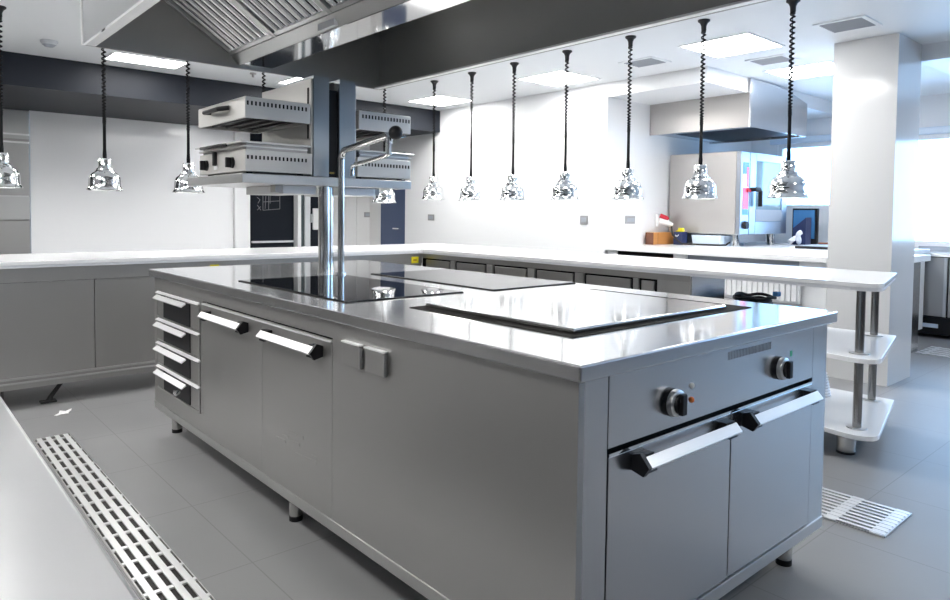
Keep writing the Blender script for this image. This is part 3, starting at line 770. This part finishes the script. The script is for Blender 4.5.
# ------------------------------------------------------------------ alcove: rear counter, hood, oven and small things
root = thing('rear_counter', (5.9, 2.2, 0), 'white rear counter with drawers carrying the combi oven', 'counter')
part('worktop', MB().use('worktop').box(4.40, 6.96, 1.225, 3.368, .872, .915, bev=.003), root)
part('carcass', B('white_plastic', 4.47, 6.9, 1.25, 3.36, .10, .80), root)
part('shadow_gap', B('black_gap', 4.455, 6.9, 2.60, 3.24, .805, .8715), root)
part('shadow_gap', B('plate_grey', 4.46, 6.9, 1.45, 2.46, .815, .8715), root)
part('front_rail', B('white_plastic', 4.44, 4.468, 2.46, 2.60, .76, .8715), root)
part('front_rail', B('white_plastic', 4.44, 4.468, 3.24, 3.36, .76, .8715), root)
part('front_rail', B('white_plastic', 4.44, 4.468, 1.24, 1.45, .76, .8715), root)
dr = part('drawer', B('white_plastic', 4.435, 4.469, 1.24, 2.45, .70, .812, bev=.002), root)
part('grip', B('grey_plastic', 4.425, 4.4348, 1.30, 1.40, .796, .808), dr)
part('roundel', MB().use('lamp_grey').lathe([(0, 0), (.03, 0), (.03, -.002), (0, -.002)], (4.4345, 2.02, .775), axis='x', seg=24), dr)
part('drawer', B('white_plastic', 4.435, 4.469, 2.46, 3.35, .70, .759, bev=.002), root)
root = thing('radiator', (4.41, 1.74, .52), 'white slatted radiator panel below the rear counter next to the column', 'radiator')
part('back_plate', B('white_plastic', 4.405, 4.434, 1.43, 2.10, .53, .699), root)
for k in range(14):
    y = 1.445 + k * .046
    part('fin', B('white_plastic', 4.385, 4.4045, y, y + .036, .545, .699, bev=.004), root)
part('bottom_tray', B('grey_plastic', 4.38, 4.434, 1.42, 2.10, .518, .5295), root)

root = thing('wall_hood', (5.74, 2.8, 2.08), 'boxy stainless extractor hood hanging in the alcove above the oven', 'extractor hood')
part('front_panel', B('taupe', 5.137, 5.152, 2.262, 3.366, 2.08, 2.4035), root)
mb = MB().use('steel_oven').prism([(5.137, 2.08), (6.38, 2.08), (6.38, 2.43), (5.9, 2.515), (5.55, 2.535), (5.137, 2.535)], 'y', 2.247, 2.2615)
part('side_panel', mb, root)
part('rear_panel', B('steel_oven', 6.36, 6.375, 2.262, 3.366, 2.08, 2.4035), root)
part('filter_plate', B('bulkhead', 5.36, 6.34, 2.30, 3.20, 2.10, 2.115), root)
mb = MB().use('steel_oven').box(5.153, 5.359, 2.263, 3.365, 2.095, 2.118).box(5.36, 6.359, 3.201, 3.365, 2.095, 2.118)
part('inner_flange', mb, root)
part('stud', MB().use('black').cyl(6.2, 2.26, 2.07, 2.0795, .012), root)

# combi oven
X0, X1, Y0, Y1, Z0, Z1 = 5.5, 6.56, 2.515, 3.34, 1.036, 1.892
root = thing('combi_oven', ((X0 + X1) / 2, (Y0 + Y1) / 2, .915), 'stainless combi oven with glass door standing on the rear counter', 'oven')
part('cabinet', MB().use('taupe').box(X0, X1, Y0 + .05, Y1, Z0, Z1, bev=.006), root)
cs = part('control_strip', MB().use('oven_front').box(X0 + .004, X0 + .185, Y0, Y0 + .0495, Z0 + .004, Z1 - .003, bev=.004), root)
for z0, z1, mk in ((1.66, 1.78, 'screen_blue'), (1.52, 1.66, 'white_plastic'), (1.30, 1.52, 'pink'), (1.24, 1.30, 'screen_blue')):
    part('film', B(mk, X0 + .05, X0 + .165, Y0 - .003, Y0 - .0003, z0 + .001, z1 - .001), cs)
part('film', B('pink', X0 + .12, X0 + .165, Y0 - .0045, Y0 - .0032, 1.53, 1.73), cs)
k = part('dial', MB().use('black').lathe([(0, Y0 - .0005), (.042, Y0 - .0005), (.038, Y0 - .03), (0, Y0 - .03)], (X0 + .108, 0, 1.135), axis='y', seg=28), cs)
dr = part('door', MB().use('oven_front').box(X0 + .195, X0 + .33, Y0, Y0 + .0495, Z0 + .004, Z1 - .003, bev=.004).box(X1 - .13, X1 - .004, Y0, Y0 + .0495, Z0 + .004, Z1 - .003, bev=.004)
          .box(X0 + .331, X1 - .131, Y0, Y0 + .0495, Z0 + .004, 1.17).box(X0 + .331, X1 - .131, Y0, Y0 + .0495, 1.81, Z1 - .003), root)
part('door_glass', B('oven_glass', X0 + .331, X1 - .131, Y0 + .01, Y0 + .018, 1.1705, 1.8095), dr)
rk = MB().use('steel_light')
for k in range(6): rk.box(X0 + .34, X1 - .14, Y0 + .03, Y0 + .045, 1.25 + k * .09, 1.256 + k * .09)
part('racks', rk, dr)
part('lower_window_band', B('plate_grey', X0 + .335, X1 - .135, Y0 - .002, Y0 + .009, 1.175, 1.30), dr)
mb = MB().use('black').tube([(X0 + .22, Y0 - .0005, 1.505), (X0 + .22, Y0 - .04, 1.505), (X0 + .30, Y0 - .05, 1.505), (X0 + .33, Y0 - .05, 1.485), (X0 + .33, Y0 - .05, 1.33)], .022, 12)
part('door_handle', mb, dr)
part('handle_latch', MB().use('red').box(X0 + .125, X0 + .19, Y0 - .02, Y0 - .005, 1.475, 1.505, bev=.004), dr)
for x, y in ((X0 + .07, Y0 + .08), (X1 - .20, Y0 + .08), (X0 + .07, Y1 - .08), (X1 - .2, Y1 - .08)):
    part('leg', MB().use('steel_tube').cyl(x, y, .9155, Z0, .04), root)
part('drip_box', MB().use('plate_grey').box(X0 + .16, X1 - .28, Y0 + .10, Y1 - .4, .95, Z0 - .001), root)

mb = MB().use('ladle_tray').prism([(2.68, 1.022), (3.02, 1.022), (3.0, .9155), (2.70, .9155)], 'x', 5.44, 5.95)
single('storage_tub', mb, 'pale blue plastic tub tucked under the oven', 'tub')
root = thing('wooden_box', (5.3, 3.3, .915), 'honey coloured wooden box against the alcove wall', 'box')
part('body', MB().use('wood').box(5.16, 5.475, 3.245, 3.345, .9155, 1.043, bev=.003), root)
part('end_block', MB().use('wood').box(5.075, 5.152, 3.245, 3.345, .9155, 1.043, bev=.003), root)
part('seam', B('wood_dark', 5.1525, 5.1595, 3.248, 3.342, .917, 1.040), root)
part('side_strip', B('wood_dark', 5.068, 5.0745, 3.247, 3.343, .9155, 1.042), root)
root = thing('navy_carton', (5.6, 3.15, .915), 'small navy carton with a pale print beside the wooden box', 'carton')
bx_ = part('body', MB().use('navy').box(5.33, 5.44, 3.07, 3.17, .9155, 1.052, bev=.003), root)
mb = MB().use('white_ind').prism([(3.15, 1.008), (3.125, .998), (3.10, 1.02), (3.11, 1.024), (3.125, 1.010), (3.145, 1.022)], 'x', 5.3288, 5.3299)
part('print', mb, bx_)
single('sponge', MB().use('sponge').prism([(3.075, 1.0525), (3.165, 1.0525), (3.16, 1.066), (3.135, 1.070), (3.13, 1.094), (3.085, 1.094)], 'x', 5.36, 5.40, bev=.003), 'bright yellow sponge lying on the navy carton', 'sponge')
root = thing('wall_plug', (5.36, 3.33, 1.15), 'white plug with red cap in the alcove wall above the wooden box', 'plug')
part('socket', MB().use('white_plastic').box(5.275, 5.345, 3.335, 3.3695, 1.10, 1.24, bev=.008), root)
part('plug_body', MB().use('white_plastic').tube([(5.31, 3.334, 1.165), (5.36, 3.27, 1.145), (5.40, 3.23, 1.12)], [.034, .032, .022], 14), root)
part('red_cap', MB().use('red').tube([(5.305, 3.325, 1.225), (5.35, 3.28, 1.20), (5.37, 3.265, 1.185)], [.024, .024, .018], 12), root)
mb = MB().use('rubber').tube([(5.39, 3.235, 1.115), (5.36, 3.21, 1.07), (5.315, 3.17, 1.02), (5.305, 3.10, .96), (5.305, 3.05, .930), (5.36, 2.95, .926), (5.40, 2.80, .926), (5.41, 2.68, .926), (5.43, 2.62, .93), (5.44, 2.58, .96)], .0095, 10)
single('power_cable', mb, 'black power cable drooping from the plug along the counter under the oven', 'cable')
mb = MB().use('hose')
pth = []
for k in range(60):
    a = k / 59
    pth.append((6.53 + .10 * math.sin(a * 5.2), 2.46 - .16 * a, .947 + .05 * abs(math.sin(a * 6.0)) + .10 * max(0, a - .75) * 4))
mb.tube(pth, .026, 12)
single('drain_hose', mb, 'white corrugated hose curled on the counter beside the oven door', 'hose')
root = thing('display_monitor', (6.95, 2.3, .95), 'black framed upright screen panel on the rear counter before the window', 'monitor')
part('frame', MB().use('black').box(6.90, 6.95, 2.32, 2.60, .9155, 1.325, bev=.004), root)
part('screen', MB().use('screen_blue').box(6.893, 6.8995, 2.345, 2.585, .98, 1.305), root)
mb = MB().use('navy').prism([(2.36, .9155), (2.50, .9155), (2.50, 1.10), (2.36, 1.22)], 'x', 6.70, 6.84)
single('blue_bin', mb, 'dark blue slanted bin leaning by the black screen', 'bin')
single('baking_tray', MB().use('black').box(5.75, 6.55, 1.34, 2.06, .9155, .938, bev=.003).use('plate_grey').box(5.77, 6.54, 1.35, 2.05, .9381, .945, bev=.003), 'flat black based tray near the column on the rear counter', 'tray')
single('chopping_board', MB().use('wood_dark').box(6.25, 6.52, 1.72, 2.04, .9455, .965, bev=.003), 'brown wooden board lying on the flat tray', 'board')
single('wall_cable', MB().use('grey_plastic').tube([(7.385, 2.15, 1.28), (7.38, 2.05, 1.22), (7.37, 1.98, 1.1), (7.375, 1.96, .98), (7.38, 1.95, .70)], .007, 8), 'thin cable hanging on the wall below the window', 'cable')

# ------------------------------------------------------------------ beyond the column
root = thing('far_cabinets', (7.15, .2, 0), 'stainless base cabinets below the windows beyond the column', 'cabinet')
part('worktop', MB().use('worktop').box(6.965, 7.395, -.8, 1.44, .84, .875), root)
part('upstand', B('plate_grey', 7.36, 7.395, -.8, 1.44, .8755, .93), root)
part('carcass', B('black_gap', 7.02, 7.39, -.8, 1.44, .22, .8395), root)
for k in range(5):
    y1 = 1.43 - k * .37
    dr = part('door', B('steel_front', 6.985, 7.0195, y1 - .358, y1, .23, .83, bev=.003), root)
    part('grip_edge', B('steel_light', 6.972, 6.9845, y1 - .358, y1 - .33, .23, .83), dr)
part('drawer_base', B('black', 7.00, 7.39, -.8, 1.44, .04, .215), root)
part('name_plate', B('ladle_tray', 6.99, 6.9995, 1.14, 1.28, .11, .15), root)
root = thing('side_counter', (5.6, 1.05, 0), 'narrow counter with white top sticking out behind the white column', 'counter')
part('worktop', MB().use('worktop').box(4.89, 6.30, 1.04, 1.215, .83, .885), root)
part('front', B('steel_oven', 4.89, 6.12, 1.07, 1.21, 0, .8295), root)

# ------------------------------------------------------------------ camera, world, settings
yaw, pitch, roll = math.radians(48.598152), math.radians(-2.2646972), math.radians(.6524473)
f = Vector((math.cos(pitch) * math.cos(yaw), math.cos(pitch) * math.sin(yaw), math.sin(pitch)))
r0 = Vector((math.sin(yaw), -math.cos(yaw), 0)); u0 = r0.cross(f)
c, s = math.cos(roll), math.sin(roll)
r1 = c * r0 + s * u0; u1 = -s * r0 + c * u0
cam = bpy.data.cameras.new('camera'); co = bpy.data.objects.new('camera', cam); C.objects.link(co)
co.matrix_world = Matrix(((r1.x, u1.x, -f.x, -1.13678788), (r1.y, u1.y, -f.y, -.94165125), (r1.z, u1.z, -f.z, 1.22496327), (0, 0, 0, 1)))
cam.sensor_width = 36; cam.lens = 685.2011 / 950 * 36; cam.shift_y = (240.47765 - 300) / 950; cam.clip_start = .02
S.camera = co

w = bpy.data.worlds.new('sky'); S.world = w; w.use_nodes = True
bg = w.node_tree.nodes['Background']; bg.inputs['Color'].default_value = (.34, .62, 1., 1); bg.inputs['Strength'].default_value = 5.
def portal(y0, y1, z0, z1):
    l = bpy.data.lights.new('window_portal', 'AREA'); l.shape = 'RECTANGLE'; l.size = z1 - z0; l.size_y = y1 - y0; l.cycles.is_portal = True
    o = bpy.data.objects.new('window_portal', l); C.objects.link(o); o.location = (7.54, (y0 + y1) / 2, (z0 + z1) / 2); o.rotation_euler = (0, math.radians(90), 0)
portal(-3.5, 1.75, .93, WZ1); portal(1.75, 3.03, WZ0, WZ1)
S.view_settings.view_transform = 'Standard'; S.view_settings.look = 'None'; S.view_settings.exposure = 1.0; S.view_settings.gamma = 1
S.view_settings.use_curve_mapping = False
try:
    S.cycles.use_denoising = True; S.cycles.max_bounces = 10; S.cycles.diffuse_bounces = 5; S.cycles.glossy_bounces = 6; S.cycles.sample_clamp_indirect = 6
except Exception: pass
